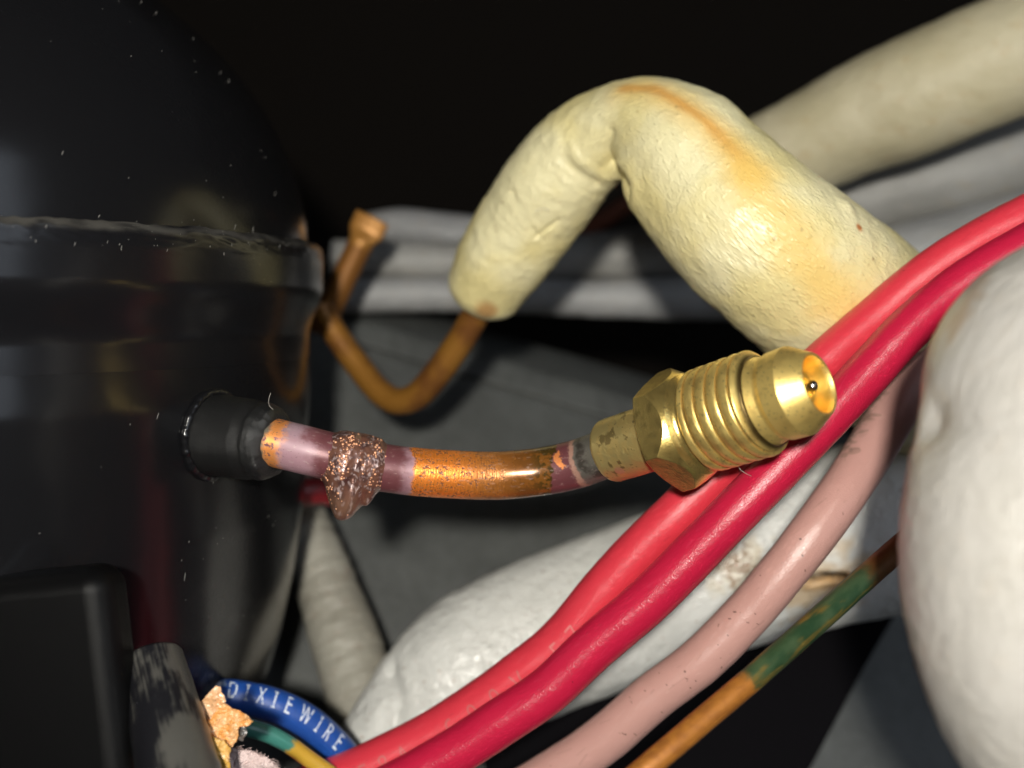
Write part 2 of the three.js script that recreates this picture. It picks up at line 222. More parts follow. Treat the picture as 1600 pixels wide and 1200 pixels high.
  const TW = 1024, TH = 384, cache = new Map(), q = (x, y) => { const k = Math.round(x * TW) * 4096 + Math.round(y * TH); if (!cache.has(k)) cache.set(k, look(x, y)); return cache.get(k); };
  const t = thing('process_tube', 'short copper tube with brazed joint running from the black compressor to the brass valve', 'copper tube', P(400, 686, 147.2));
  mesh('tube', g, std({ color: 0xffffff, map: tex(TW, TH, (x, y) => q(x, y).c, true), roughness: 1, metalness: 1, roughnessMap: tex(TW, TH, (x, y) => [0, q(x, y).ro, q(x, y).met]), metalnessMap: tex(TW, TH, (x, y) => [0, q(x, y).ro, q(x, y).met]), bumpMap: tex(TW, TH, (x, y) => [q(x, y).b]), bumpScale: 0.09 * MM }), t);
  // braze: a lumpy sleeve of filler that sagged to a drip below the joint
  const bp = [[498, 709, 147, 38], [520, 714, 147.2, 39.5], [550, 722, 147.5, 42], [582, 728, 148, 41], [608, 732, 148.4, 38]];
  let surface = [];
  const bg = tube(bp, { n: 150, m: 200, make: (at, BL) => ({
    disp: (p, l, th) => {
      const u = l / BL, env = sm(0, 0.22, u) * sm(1, 0.82, u), lump = 0.75 * sm(0.12, 0.3, u) * sm(0.62, 0.45, u + 0.08 * Math.cos(th)) + 0.55 * sm(0.5, 0.62, u) * sm(0.92, 0.78, u);
      const a = th - 1.45, drip = 2.6 * Math.exp(-a * a / 0.34) * Math.exp(-(((u - 0.53) / 0.2) ** 2)) + 0.8 * Math.exp(-((th - 1.25) ** 2) / 0.05) * Math.exp(-(((u - 0.78) / 0.07) ** 2)), web = 1.0 * Math.exp(-a * a / 0.9) * Math.exp(-(((u - 0.42) / 0.24) ** 2));
      return -0.25 * (1 - env) + env * (0.55 * lump + drip + web + 0.36 * fbm(p.x * 0.5, p.y * 0.5, p.z * 0.5 + 5) + 0.035 * fbm(p.x * 2.4, p.y * 2.4, p.z * 2.4)) - 0.45 * Math.exp(-(((u - 0.5) / 0.05) ** 2)) * sm(1.0, -0.2, Math.abs(th - 0.5));
    },
    col: (p, l, th, h) => { const f = fbm(p.x * 0.8, p.y * 0.8, p.z * 0.8), f2 = fbm(p.x * 3, p.y * 3, p.z * 3); let c = mix3([0.17, 0.075, 0.05], [0.075, 0.032, 0.028], sm(-0.1, 0.25, f)); c = mix3(c, [0.36, 0.27, 0.26], sm(0.12, 0.3, f2 + 0.4 * f)); return mix3(c, [0.24, 0.13, 0.08], sm(1.2, 2.5, h) * 0.5); },
  }) });
  const pos = bg.attributes.position, nor = bg.attributes.normal; for (let i = 0; i < pos.count; i++) surface.push([V(pos.getX(i), pos.getY(i), pos.getZ(i)), V(nor.getX(i), nor.getY(i), nor.getZ(i))]);
  const bl = mesh('braze_joint', bg, std({ vertexColors: true, roughness: 0.34, metalness: 0.35, clearcoat: 0.4, clearcoatRoughness: 0.2, bumpMap: rep(grainTex, 4), bumpScale: 0.025 * MM }), t);
  const R = rng(31), ico = new THREE.SphereGeometry(1, 12, 8), beads = [];
  const put = [];
  for (let k = 0, done = 0; k < 30000 && done < 170; k++) {
    const q = Math.floor(R() * surface.length), [p, n] = surface[q], u = Math.floor(q / 201) / 150, th = ((q % 201) / 200 - 0.5) * TAU; if (n.z < 0.22) continue;
    const band = Math.exp(-(((u - 0.3) / 0.1) ** 2)) * sm(1.7, 0.9, th) + 1.0 * Math.exp(-(((u - 0.78) / 0.07) ** 2)) * sm(1.2, 0.4, th) + 0.6 * Math.exp(-(((u - 0.55) / 0.1) ** 2)) * sm(-0.1, -0.7, th) + 0.3 * Math.exp(-(((u - 0.08) / 0.05) ** 2)) + 0.05;
    if (R() > band || fbm(p.x * 0.9 + 2, p.y * 0.9, p.z * 0.9) < 0.04) continue;
    const r = mix(0.06, 0.21, R() ** 1.1); if (put.some((o) => o[0].distanceTo(p) < (o[1] + r) * 0.8)) continue; put.push([p, r]); done++;
    const b = ico.clone(); b.scale(r, r, r); b.translate(p.x - n.x * r * 0.4, p.y - n.y * r * 0.4, p.z - n.z * r * 0.4); beads.push(b);
  }
  tag(mesh('solder_bead', mergeGeometries(beads), std({ color: rgb([0.8, 0.42, 0.25]), roughness: 0.34, metalness: 0.7 }), bl), null, null, null, 'stuff');
}

// ------------------------------------------------------------------ brass access valve
{
  const B = P(952, 705, 147.2), T = P(1284, 598.5, 129.3), ax = T.clone().sub(B), len = ax.length(), k = len / 28.4;
  const t = thing('access_valve', 'brass service valve with hex nut and threaded end on the copper tube', 'valve', B);
  const col = (dark, am, sc, seed) => (p3) => { const f = fbm(p3[0] * sc + seed, p3[1] * sc, p3[2] * sc, 5), k = noise(p3[0] * 4 + seed, p3[1] * 4, p3[2] * 4); return mix3(mix3([1, 0.74, 0.24], dark, am * sm(-0.05, 0.3, f)), [0.2, 0.13, 0.04], 0.7 * sm(0.42, 0.6, k)); };
  const brass = (o) => std({ vertexColors: true, metalness: 0.8, roughness: 0.4, bumpMap: rep(grainTex, 5), bumpScale: 0.012 * MM, ...o });
  const uvm = (l) => (u, v) => [u * l * MM, v * 0.035];
  const rev = (prof, n, m, tweak, color) => revolve(B, ax, n, m, (u, th, i) => { const [s, r0] = prof[i], r = tweak ? tweak(s, r0, th) : r0; return { s: s * k, r, c: color(s, th, r) }; }, { colors: true, uvFn: uvm(prof.at(-1)[0] - prof[0][0]) });
  const c1 = col([0.14, 0.1, 0.045], 0.85, 0.55, 2), c2 = col([0.26, 0.19, 0.07], 0.85, 0.9, 8), c3 = col([0.5, 0.33, 0.1], 0.5, 0.5, 5), c4 = col([0.55, 0.36, 0.1], 0.4, 0.4, 12);
  const xyz = (s, th, r) => [s, r * Math.cos(th), r * Math.sin(th)];
  // socket
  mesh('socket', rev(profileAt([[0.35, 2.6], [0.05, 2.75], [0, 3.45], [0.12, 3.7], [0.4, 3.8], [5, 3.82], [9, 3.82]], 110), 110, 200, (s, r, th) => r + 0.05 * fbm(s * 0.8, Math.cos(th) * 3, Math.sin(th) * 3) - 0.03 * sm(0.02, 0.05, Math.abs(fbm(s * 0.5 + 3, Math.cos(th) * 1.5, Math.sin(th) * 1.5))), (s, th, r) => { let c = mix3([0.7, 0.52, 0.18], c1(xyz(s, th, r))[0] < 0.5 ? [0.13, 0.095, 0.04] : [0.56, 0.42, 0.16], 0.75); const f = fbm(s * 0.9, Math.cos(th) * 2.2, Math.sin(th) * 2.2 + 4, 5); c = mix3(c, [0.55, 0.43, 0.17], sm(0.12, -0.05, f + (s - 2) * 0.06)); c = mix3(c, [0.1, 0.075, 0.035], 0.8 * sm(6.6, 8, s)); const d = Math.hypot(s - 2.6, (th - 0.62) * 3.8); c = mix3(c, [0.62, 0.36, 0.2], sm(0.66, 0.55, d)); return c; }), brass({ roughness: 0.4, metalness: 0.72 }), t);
  // hexagon with chamfers
  const hx = [], h0 = 8.5, h1 = 12.5; hx.push([h0, 3.4]); for (let q = 0; q <= 150; q++) hx.push([mix(h0, h1, q / 150), 99]); for (let q = 1; q <= 34; q++) { const f = q / 34; hx.push([mix(h1, 13.5, f), mix(5.8, 4.95, 1 - (1 - f) ** 2)]); }
  const rot = -0.3;
  const hexR = (th) => { const a = ((th - rot) % (Math.PI / 3) + Math.PI / 3 + Math.PI / 6) % (Math.PI / 3) - Math.PI / 6; return 6.05 / Math.cos(a); };
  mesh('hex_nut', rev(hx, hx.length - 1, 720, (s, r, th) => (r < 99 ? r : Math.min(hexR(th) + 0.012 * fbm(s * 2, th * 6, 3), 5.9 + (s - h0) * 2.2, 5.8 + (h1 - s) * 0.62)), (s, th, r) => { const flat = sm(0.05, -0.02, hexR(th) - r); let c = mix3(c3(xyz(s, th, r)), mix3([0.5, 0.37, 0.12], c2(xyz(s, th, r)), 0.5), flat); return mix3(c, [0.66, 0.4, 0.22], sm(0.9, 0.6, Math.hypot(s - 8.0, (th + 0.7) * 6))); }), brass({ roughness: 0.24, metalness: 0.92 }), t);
  // thread: a real helix, with groove shade put into its colour
  const tp = []; for (let q = 0; q <= 460; q++) tp.push([mix(13.3, 21.9, q / 460), 0]);
  const pitch = 1.46;
  mesh('thread', rev(tp, 460, 240, (s, r, th) => { const run = sm(13.4, 14.2, s) * sm(21.7, 20.9, s), w = (((s - 13.5) / pitch - th / TAU) % 1 + 1) % 1, dg = Math.min(w, 1 - w), cr = (0.72 + 0.28 * Math.sqrt(Math.max(0, 1 - ((w - 0.5) / 0.47) ** 2))) * sm(0.045, 0.1, dg); return 4.82 + run * 1.03 * cr + (1 - run) * 0.12 + 0.03 * noise(s * 3, th * 5, 2); }, (s, th, r) => { const c = c3(xyz(s, th, r)); const grooveShade = sm(5.5, 5.0, r) * sm(-1.2, -0.4, noise(s * 2, Math.cos(th) * 3, Math.sin(th) * 3)); return mix3(c, [0.06, 0.035, 0.012], grooveShade * 0.92); }), brass({ roughness: 0.36 }), t);
  // collar and cone end
  const ep = profileAt([[21.7, 4.9], [22.2, 4.75], [22.9, 4.55], [23.3, 4.62], [23.6, 4.8], [25.6, 4.85], [25.72, 4.83], [25.82, 4.76], [27.9, 3.55], [28.12, 3.4], [28.18, 3.27], [28.1, 3.14], [27.7, 3.0], [26.6, 2.75], [25.6, 2.5]], 170);
  mesh('cone_end', rev(ep, 170, 240, (s, r, th) => r + 0.015 * fbm(s * 2, th * 5, 6), (s, th, r) => mix3(c4(xyz(s, th, r)), [0.8, 0.52, 0.1], sm(27.95, 27.3, s) * (r < 3.16 ? 1 : 0))), brass({ roughness: 0.4, bumpMap: rep(brushTex, 6), bumpScale: 0.01 * MM }), t);
  // valve core: cup, stem and pin
  const core = thing('valve_core', '', '', V()); scene.remove(core); used.valve_core = -1; core.position.set(0, 0, 0);
  core.name = 'valve_core'; core.userData = {}; t.add(core);
  const cp = profileAt([[25.6, 2.55], [25.8, 2.4], [26.2, 1.9], [26.6, 1.7], [26.65, 1.1], [26.1, 0.9], [26.1, 0.02]], 60);
  mesh('core_cup', rev(cp, 60, 96, null, () => [0.8, 0.55, 0.14]), brass({ roughness: 0.3 }), core);
  const tip = B.clone().addScaledVector(ax.clone().normalize(), 27.3 * k), pin = mergeGeometries([new THREE.SphereGeometry(0.62, 24, 16).translate(tip.x, tip.y, tip.z), revolve(B, ax, 6, 24, (u) => ({ s: mix(26, 27.2, u) * k, r: 0.42 }))]);
  mesh('pin', pin, std({ color: rgb([0.62, 0.6, 0.57]), metalness: 1, roughness: 0.18 }), core);
}

// ------------------------------------------------------------------ insulated pipes
const foamCol = (base, alt, stain, amt) => (p) => { let c = mix3(base, alt, sm(-0.25, 0.3, fbm(p.x * 0.09, p.y * 0.09, p.z * 0.09))); const f = fbm(p.x * 0.5 + 4, p.y * 0.5, p.z * 0.5); c = mix3(c, stain, amt * sm(0.12, 0.4, f)); return c.map((q) => q * (1 + 0.05 * noise(p.x * 3, p.y * 3, p.z * 3))); };
const lumps = (p, k = 1) => k * (0.55 * fbm(p.x * 0.11, p.y * 0.11, p.z * 0.11) + 0.16 * fbm(p.x * 0.6, p.y * 0.6, p.z * 0.6));
const skin = (p, th, l) => 0.055 * noise(p.x * 2.6, p.y * 2.6, p.z * 2.6) + 0.035 * noise(p.x * 5.5, p.y * 5.5, p.z * 5.5);
{
  // the yellowed elbow in the middle
  const t = thing('insulated_pipe', 'yellowed foam insulated pipe bent over in a sharp elbow with rusty orange stain', 'insulated pipe', P(752, 455, 186));
  const g = tube([[760, 447, 186, 62], [785, 402, 183, 71], [825, 345, 180, 75], [862, 292, 177, 78], [905, 240, 174, 76], [955, 208, 171, 74], [1010, 205, 168, 85], [1062, 240, 165.5, 108], [1108, 295, 164, 119], [1185, 370, 162, 129], [1285, 449, 165, 133], [1370, 520, 173, 133], [1450, 590, 184, 130]], { n: 420, m: 300, cap0: 'round', cap1: 'flat', capLong: 0.75, make: (at) => {
    const crease = [at(975, 290), at(956, 262), at(949, 235), at(953, 208)], c2 = [at(930, 285), at(893, 262), at(880, 232)], c3 = [at(905, 255), at(890, 240), at(868, 225)], w1 = [at(800, 300), at(835, 365), at(850, 375)], w2 = [at(870, 345), at(835, 372)], nick = at(1322, 322), stain = [at(975, 138), at(1020, 140), at(1070, 165), at(1120, 205), at(1155, 240), at(1175, 270)], st2 = [at(1175, 280), at(1210, 330), at(1250, 400), at(1300, 455), at(1330, 490)], spot = at(1341, 355), spot2 = at(1366, 403), tip = at(760, 487), drip = at(1240, 520);
    return {
      disp: (p, l, th) => {
        let h = lumps(p, 0.9) + 0.35 * skin(p, th, l); const [d, u] = polyDist(p, crease); h -= 1.0 * Math.exp(-((d / 0.75) ** 2)) * (1 - 0.45 * u); h -= 0.9 * Math.exp(-((d / 2.0) ** 2)) * (1 - 0.6 * u); h += 0.5 * Math.exp(-(((d - 2.6) / 1.3) ** 2)) * (1 - u);
        h -= 0.5 * Math.exp(-((polyDist(p, c2)[0] / 0.9) ** 2)); h += 0.35 * Math.exp(-((polyDist(p, c3)[0] / 1.1) ** 2)); h -= 0.28 * Math.exp(-((polyDist(p, w1)[0] / 0.4) ** 2)) + 0.3 * Math.exp(-((polyDist(p, w2)[0] / 0.35) ** 2));
        if (l < 34) { const k = sm(34, 24, l) * sm(0, 8, l); h += k * 0.09 * noise(l * 0.9 + p.z * 0.2, th * 1.7, 3) + k * 0.05 * noise(l * 1.9, th * 4, 8); }
        h += 0.5 * Math.exp(-((p.distanceTo(nick) / 1.3) ** 2)); return h;
      },
      col: (p, l, th) => {
        const j = 1.6 * fbm(p.x * 0.3, p.y * 0.3, p.z * 0.3); let c = mix3([0.69, 0.6, 0.29], [0.72, 0.66, 0.4], sm(-0.2, 0.25, fbm(p.x * 0.08, p.y * 0.08, p.z * 0.08)));
        const [d, u] = polyDist(p, stain); c = mix3(c, [0.72, 0.43, 0.085], 0.85 * sm(4.2 + j, 0.0, d) * (0.55 + 0.45 * u)); c = mix3(c, [0.55, 0.22, 0.02], 0.62 * sm(1.5 + 0.7 * j, 0.0, d) * sm(1.05, 0.45, u) ); const [d2] = polyDist(p, st2); c = mix3(c, [0.73, 0.5, 0.14], 0.7 * sm(5.0 + 2 * j, 0.5, d2));
        c = mix3(c, [0.42, 0.15, 0.04], sm(0.7, 0.35, p.distanceTo(spot) + 0.5 * j)); c = mix3(c, [0.2, 0.1, 0.03], sm(0.25, 0.12, p.distanceTo(spot2))); c = mix3(c, [0.38, 0.16, 0.04], 0.75 * sm(2.6 + j, 0.8, p.distanceTo(tip))); c = mix3(c, [0.62, 0.5, 0.2], 0.5 * sm(1.2, 0.3, p.distanceTo(drip)));
        const dk = noise(p.x * 1.7, p.y * 1.7, p.z * 1.7); if (dk > 0.66) c = mix3(c, [0.3, 0.2, 0.07], 0.6 * sm(0.66, 0.74, dk)); return c.map((q) => q * (1 + 0.05 * noise(p.x * 3, p.y * 3, p.z * 3)));
      } };
  } });
  mesh('foam_sleeve', g, foam(0.47, 0.21), t);
  // the copper bend coming out of its lower end
  const cg = tube([[500, 478, 206, 19], [514, 505, 206, 19], [560, 572, 204, 20], [596, 614, 201, 20.5], [622, 627, 199, 21], [650, 619, 197, 21.5], [682, 585, 194, 22], [722, 528, 190.5, 22], [755, 470, 187, 22]], { n: 160, m: 40, make: () => ({ disp: (p) => 0.05 * fbm(p.x * 0.3, p.y * 0.3, p.z * 0.3), col: (p) => mix3([0.28, 0.125, 0.02], [0.17, 0.065, 0.015], sm(-0.2, 0.3, fbm(p.x * 0.2, p.y * 0.2, p.z * 0.2))) }) });
  mesh('copper_bend', cg, std({ vertexColors: true, roughness: 0.45, metalness: 0.35 }), t);
}
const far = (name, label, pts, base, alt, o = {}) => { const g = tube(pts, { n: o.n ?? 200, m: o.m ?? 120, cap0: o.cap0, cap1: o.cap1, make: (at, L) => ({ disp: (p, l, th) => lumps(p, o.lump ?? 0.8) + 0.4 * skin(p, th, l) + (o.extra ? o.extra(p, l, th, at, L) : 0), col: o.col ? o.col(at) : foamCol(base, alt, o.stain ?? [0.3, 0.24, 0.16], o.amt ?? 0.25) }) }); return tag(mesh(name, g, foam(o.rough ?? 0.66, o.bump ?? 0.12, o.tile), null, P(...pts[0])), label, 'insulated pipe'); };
far('insulated_pipe', 'cream foam insulated pipe slanting up behind the yellow elbow toward the top corner', [[1080, 318, 224, 74], [1180, 268, 221, 76], [1270, 222, 217, 80], [1355, 180, 213, 88], [1435, 148, 209, 94], [1565, 93, 204, 96], [1720, 30, 200, 98]], [0.44, 0.39, 0.25], [0.49, 0.44, 0.3], { stain: [0.4, 0.28, 0.14], amt: 0.35 });
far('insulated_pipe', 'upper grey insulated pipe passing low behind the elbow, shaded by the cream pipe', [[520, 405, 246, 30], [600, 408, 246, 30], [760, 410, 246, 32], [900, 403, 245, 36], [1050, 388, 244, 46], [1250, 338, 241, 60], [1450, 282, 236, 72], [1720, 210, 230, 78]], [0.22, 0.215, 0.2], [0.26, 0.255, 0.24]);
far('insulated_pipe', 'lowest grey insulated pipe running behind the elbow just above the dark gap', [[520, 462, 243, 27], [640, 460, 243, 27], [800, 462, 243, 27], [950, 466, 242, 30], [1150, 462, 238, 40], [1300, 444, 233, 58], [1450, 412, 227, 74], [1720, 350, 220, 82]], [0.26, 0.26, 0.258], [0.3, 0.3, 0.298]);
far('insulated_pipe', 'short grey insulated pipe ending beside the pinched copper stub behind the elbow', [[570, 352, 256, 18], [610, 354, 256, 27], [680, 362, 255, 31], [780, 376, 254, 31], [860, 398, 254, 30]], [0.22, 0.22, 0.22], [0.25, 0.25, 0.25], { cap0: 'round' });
{
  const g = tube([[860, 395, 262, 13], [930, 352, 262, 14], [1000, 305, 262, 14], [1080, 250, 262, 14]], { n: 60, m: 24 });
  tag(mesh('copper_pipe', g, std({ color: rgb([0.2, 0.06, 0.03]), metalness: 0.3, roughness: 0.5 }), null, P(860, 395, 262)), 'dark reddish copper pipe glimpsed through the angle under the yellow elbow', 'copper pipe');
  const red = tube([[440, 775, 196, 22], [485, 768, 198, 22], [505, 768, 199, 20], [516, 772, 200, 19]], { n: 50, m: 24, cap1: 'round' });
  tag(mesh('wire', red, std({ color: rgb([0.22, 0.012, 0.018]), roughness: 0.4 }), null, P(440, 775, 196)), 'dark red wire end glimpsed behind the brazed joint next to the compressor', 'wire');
  const st = thing('pinched_stub', 'brown copper stub with flattened pinched end sticking up behind the compressor', 'copper stub', P(508, 500, 216));
  const sg = tube([[496, 520, 216, 20], [520, 472, 216, 20], [545, 418, 215, 20], [566, 376, 214, 20]], { n: 80, m: 36 });
  const cm = std({ color: rgb([0.24, 0.1, 0.022]), metalness: 0.35, roughness: 0.42 });
  mesh('tube', sg, cm, st);
  const e0 = P(562, 383, 214), e1 = P(583, 338, 213), A = e1.clone().sub(e0), N = V(0, 0, 1).addScaledVector(A.clone().normalize(), -A.clone().normalize().z).normalize(), S = A.clone().normalize().cross(N);
  mesh('flat_end', surf(24, 40, (u, v) => { const a = v * TAU, w = mix(2.15, 3.0, sm(0.1, 0.5, u)) * (u > 0.98 ? 0.001 : 1), h = mix(2.15, 0.7, sm(0.1, 0.6, u)) * (u > 0.98 ? 0.001 : 1); return { p: e0.clone().addScaledVector(A, u).addScaledVector(S, w * Math.cos(a)).addScaledVector(N, h * Math.sin(a)) }; }), std({ color: rgb([0.36, 0.165, 0.035]), metalness: 0.35, roughness: 0.4 }), st);
}
// lower white pipe with the torn crack, and the narrow wrinkled one
far('insulated_pipe', 'thick white foam insulated pipe with cracked skin passing under the red and pink wires', [[585, 1235, 178, 90], [640, 1135, 182, 92], [715, 1060, 185, 112], [810, 1010, 188, 122], [930, 962, 190, 122], [1060, 915, 191, 124], [1180, 872, 191, 130], [1310, 838, 191, 136], [1440, 812, 190, 138], [1560, 790, 190, 136]], null, null, {
  n: 420, m: 280, lump: 1.0, rough: 0.46, bump: 0.32, cap0: 'flat', cap1: 'flat',
  extra: (() => { let c; return (p, l, th, at) => { c = c ?? [[at(1265, 905), at(1290, 899), at(1318, 896)], [at(610, 1048), at(622, 1095), at(618, 1140)], [at(640, 1015), at(655, 1085), at(640, 1130)]]; return -1.3 * Math.exp(-((polyDist(p, c[0])[0] / 0.4) ** 2)) + 0.5 * Math.exp(-(((polyDist(p, c[0])[0] - 1.1) / 0.7) ** 2)) - 1.2 * Math.exp(-((polyDist(p, c[1])[0] / 1.5) ** 2)) - 0.25 * Math.exp(-((polyDist(p, c[2])[0] / 1.4) ** 2)) + (l < 34 ? 0.16 * sm(34, 22, l) * noise(l * 0.8, th * 3, 4) : 0); }; })(),
  col: (at) => { const crack = [at(1262, 912), at(1290, 905), at(1318, 900)], dirt = at(1145, 880), d2 = at(1250, 930), line = [at(1268, 905), at(1290, 900), at(1320, 896)]; return (p) => { const j = fbm(p.x * 0.4, p.y * 0.4, p.z * 0.4), j2 = fbm(p.x * 1.6, p.y * 1.6, p.z * 1.6); let c = mix3([0.6, 0.6, 0.57], [0.66, 0.66, 0.63], sm(-0.2, 0.2, fbm(p.x * 0.1, p.y * 0.1, p.z * 0.1))); c = mix3(c, [0.5, 0.36, 0.2], 0.7 * sm(7, 1, polyDist(p, crack)[0] + 9 * j)); c = mix3(c, [0.55, 0.3, 0.1], 0.8 * sm(1.5, 0.5, polyDist(p, crack)[0] + 2 * j)); c = mix3(c, [0.02, 0.015, 0.01], sm(0.5, 0.25, polyDist(p, line)[0])); c = mix3(c, [0.5, 0.42, 0.28], 0.6 * sm(6, 1.5, p.distanceTo(dirt) + 7 * j)); c = mix3(c, [0.2, 0.1, 0.04], 0.85 * sm(0.1, 0.24, j2 + 0.42 * sm(5.5, 1, p.distanceTo(dirt)) - 0.22)); c = mix3(c, [0.45, 0.34, 0.22], 0.5 * sm(5, 1, p.distanceTo(d2) + 6 * j)); return c; }; },
});
far('insulated_pipe', 'narrow wrinkled grey white insulated pipe hanging beside the compressor toward the blue wire', [[446, 720, 214, 30], [468, 800, 211, 38], [492, 870, 207, 45], [522, 950, 203, 51], [548, 1030, 199, 55], [570, 1100, 196, 60], [585, 1180, 194, 66], [600, 1260, 192, 70]], [0.25, 0.235, 0.195], [0.31, 0.295, 0.25], { n: 300, m: 140, extra: (p, l, th) => 0.22 * noise(l * 0.55, th * 0.8, 2) + 0.14 * noise(l * 1.3 + th * 0.4, th * 1.2, 6), bump: 0.08, stain: [0.22, 0.18, 0.14], amt: 0.5 });
// big pale pipe close to the camera
far('insulated_pipe', 'big pale foam insulated pipe with pinched waist at the photo edge', [[2060, 500, 124, 225], [1930, 520, 121, 226], [1810, 545, 118, 222], [1726, 575, 115.5, 226], [1682, 614, 113.5, 232], [1672, 660, 111, 224], [1670, 730, 110, 236], [1660, 830, 109, 243], [1662, 930, 108.5, 243], [1690, 1030, 108, 242], [1745, 1130, 108, 240], [1815, 1220, 108, 238], [1900, 1320, 108, 236]], [0.46, 0.44, 0.405], [0.5, 0.48, 0.45], {
  n: 420, m: 320, lump: 0.5, rough: 0.4, bump: 0.12, tile: 10, cap0: 'flat', cap1: 'flat', stain: [0.6, 0.5, 0.4], amt: 0.18,
  extra: (() => { let c; return (p, l, th, at) => { c = c ?? [at(1445, 658), at(1470, 655), at(1530, 625)]; const [d, u] = polyDist(p, c); return -1.35 * (1 - 0.8 * u) * Math.exp(-((d / mix(2.4, 4, u)) ** 2)) + 0.06 * noise(p.x * 0.9, p.y * 0.9, p.z * 0.9); }; })(),
  col: (at) => { const edge = [at(1520, 440), at(1490, 470), at(1465, 500)]; const base = foamCol([0.46, 0.44, 0.405], [0.5, 0.48, 0.45], [0.46, 0.39, 0.31], 0.18); return (p) => mix3(base(p), [0.4, 0.3, 0.22], 0.75 * sm(2.2, 0.4, polyDist(p, edge)[0] + 3.0 * fbm(p.x * 0.8, p.y * 0.8, p.z * 0.8))); },
});

// ------------------------------------------------------------------ wires
function wireTex(base, draw, o = {}) {
  const W = 2048, H = 256, c = document.createElement('canvas'); c.width = W; c.height = H; const x = c.getContext('2d');
  const R = rng(o.seed ?? 3); x.fillStyle = base; x.fillRect(0, 0, W, H);
  for (let k = 0; k < (o.specks ?? 40); k++) { x.fillStyle = o.speck ?? 'rgba(40,10,10,0.5)'; x.save(); x.translate(R() * W, R() * H); x.rotate(R() * 3); x.fillRect(0, 0, 1 + R() * 5, 1 + R() * 1.6); x.restore(); }
  for (let k = 0; k < 500; k++) { x.fillStyle = k % 3 ? 'rgba(235,225,215,0.05)' : 'rgba(30,12,12,0.06)'; x.save(); x.translate(R() * W, R() * H); x.rotate((R() - 0.5) * 0.5); x.fillRect(0, 0, 2 + R() * R() * 70, 1 + R() * 3); x.restore(); }
  if (draw) draw(x, W, H);
  const t = new THREE.CanvasTexture(c); t.colorSpace = THREE.SRGBColorSpace; t.wrapS = t.wrapT = THREE.RepeatWrapping; return t;
}
function wire(label, pts, base, draw, o = {}) {
  const g = tube(pts, { n: o.n ?? 260, m: 64, uv01: true, cap0: o.cap0 ?? 'flat', cap1: o.cap1 ?? 'flat', make: () => ({ disp: (p) => 0.13 * fbm(p.x * 0.14, p.y * 0.14, p.z * 0.14) + 0.014 * noise(p.x * 1.1, p.y * 1.1, p.z * 1.1) }) });
  const L = g.userData.L, bump = grainTex.clone(); bump.repeat.set(L / 4, 17 / 4); bump.needsUpdate = true;
  return tag(mesh(o.name ?? 'wire', g, std({ map: wireTex(base, draw, o), roughness: o.rough ?? 0.33, bumpMap: bump, bumpScale: 0.028 * MM }), null, P(...pts[0])), label, o.cat ?? 'wire');
}
// letters along a wire: at a share of its length and a turn round it (canvas y; 128 is the front)
const print = (x, W, text, u, y, size, style, step, weight = 'bold', sx = 1) => { x.fillStyle = style; x.font = `${weight} ${size}px sans-serif`; x.textAlign = 'center'; x.textBaseline = 'middle'; let k = 0; for (const ch of text) { x.save(); x.translate(W * u + k * step, y); x.scale(sx, 1); x.fillText(ch, 0, 0); x.restore(); k++; } };
wire('bright coral red wire printed with faint grey letters, upper of the two red wires', [[430, 1252, 161.5, 37], [555, 1207, 160.3, 37], [690, 1139, 159.0, 37], [824, 1046, 156.9, 37], [880, 999, 156.0, 37], [939, 927, 154.8, 37], [1001, 858, 153.6, 36.5], [1075, 785, 152.4, 36], [1180, 675, 152.6, 35], [1285, 568, 153.4, 34], [1376, 489, 154.0, 34], [1447, 430, 153.5, 34], [1535, 374, 152.8, 34], [1640, 320, 152.0, 34]], 'rgb(200,52,66)', (x, W) => {
  const st = 'rgba(170,116,106,0.6)'; print(x, W, 'GE8A', 0.085, 128, 48, st, 46, 'normal', 0.95); print(x, W, '600V', 0.21, 128, 48, st, 58, 'normal', 0.95); print(x, W, 'E7', 0.345, 128, 44, 'rgba(196,146,136,0.65)', 50, 'normal'); const g = rng(8); for (let k = 0; k < 70; k++) { x.fillStyle = 'rgba(50,25,28,0.16)'; x.fillRect(W * (0.8 + 0.03 * g()), 142 + 26 * g(), 4 + 14 * g(), 2 + 4 * g()); }
}, { seed: 5, specks: 14 });
wire('glossy crimson red wire, lower of the two red wires beneath the brass valve', [[500, 1290, 156.0, 37], [640, 1215, 154.6, 37], [720, 1170, 153.7, 37], [781, 1129, 152.9, 37], [853, 1081, 152.0, 37], [927, 1012, 151.0, 37], [1018, 934, 149.5, 37], [1091, 860, 148.3, 37], [1161, 788, 147.2, 36.5], [1261, 685, 147.0, 36], [1350, 590, 147.6, 35.5], [1412, 522, 147.8, 35], [1480, 462, 148.0, 35], [1545, 418, 147.8, 35], [1640, 365, 147.5, 35]], 'rgb(180,28,60)', null, { seed: 9, specks: 12, rough: 0.27 });
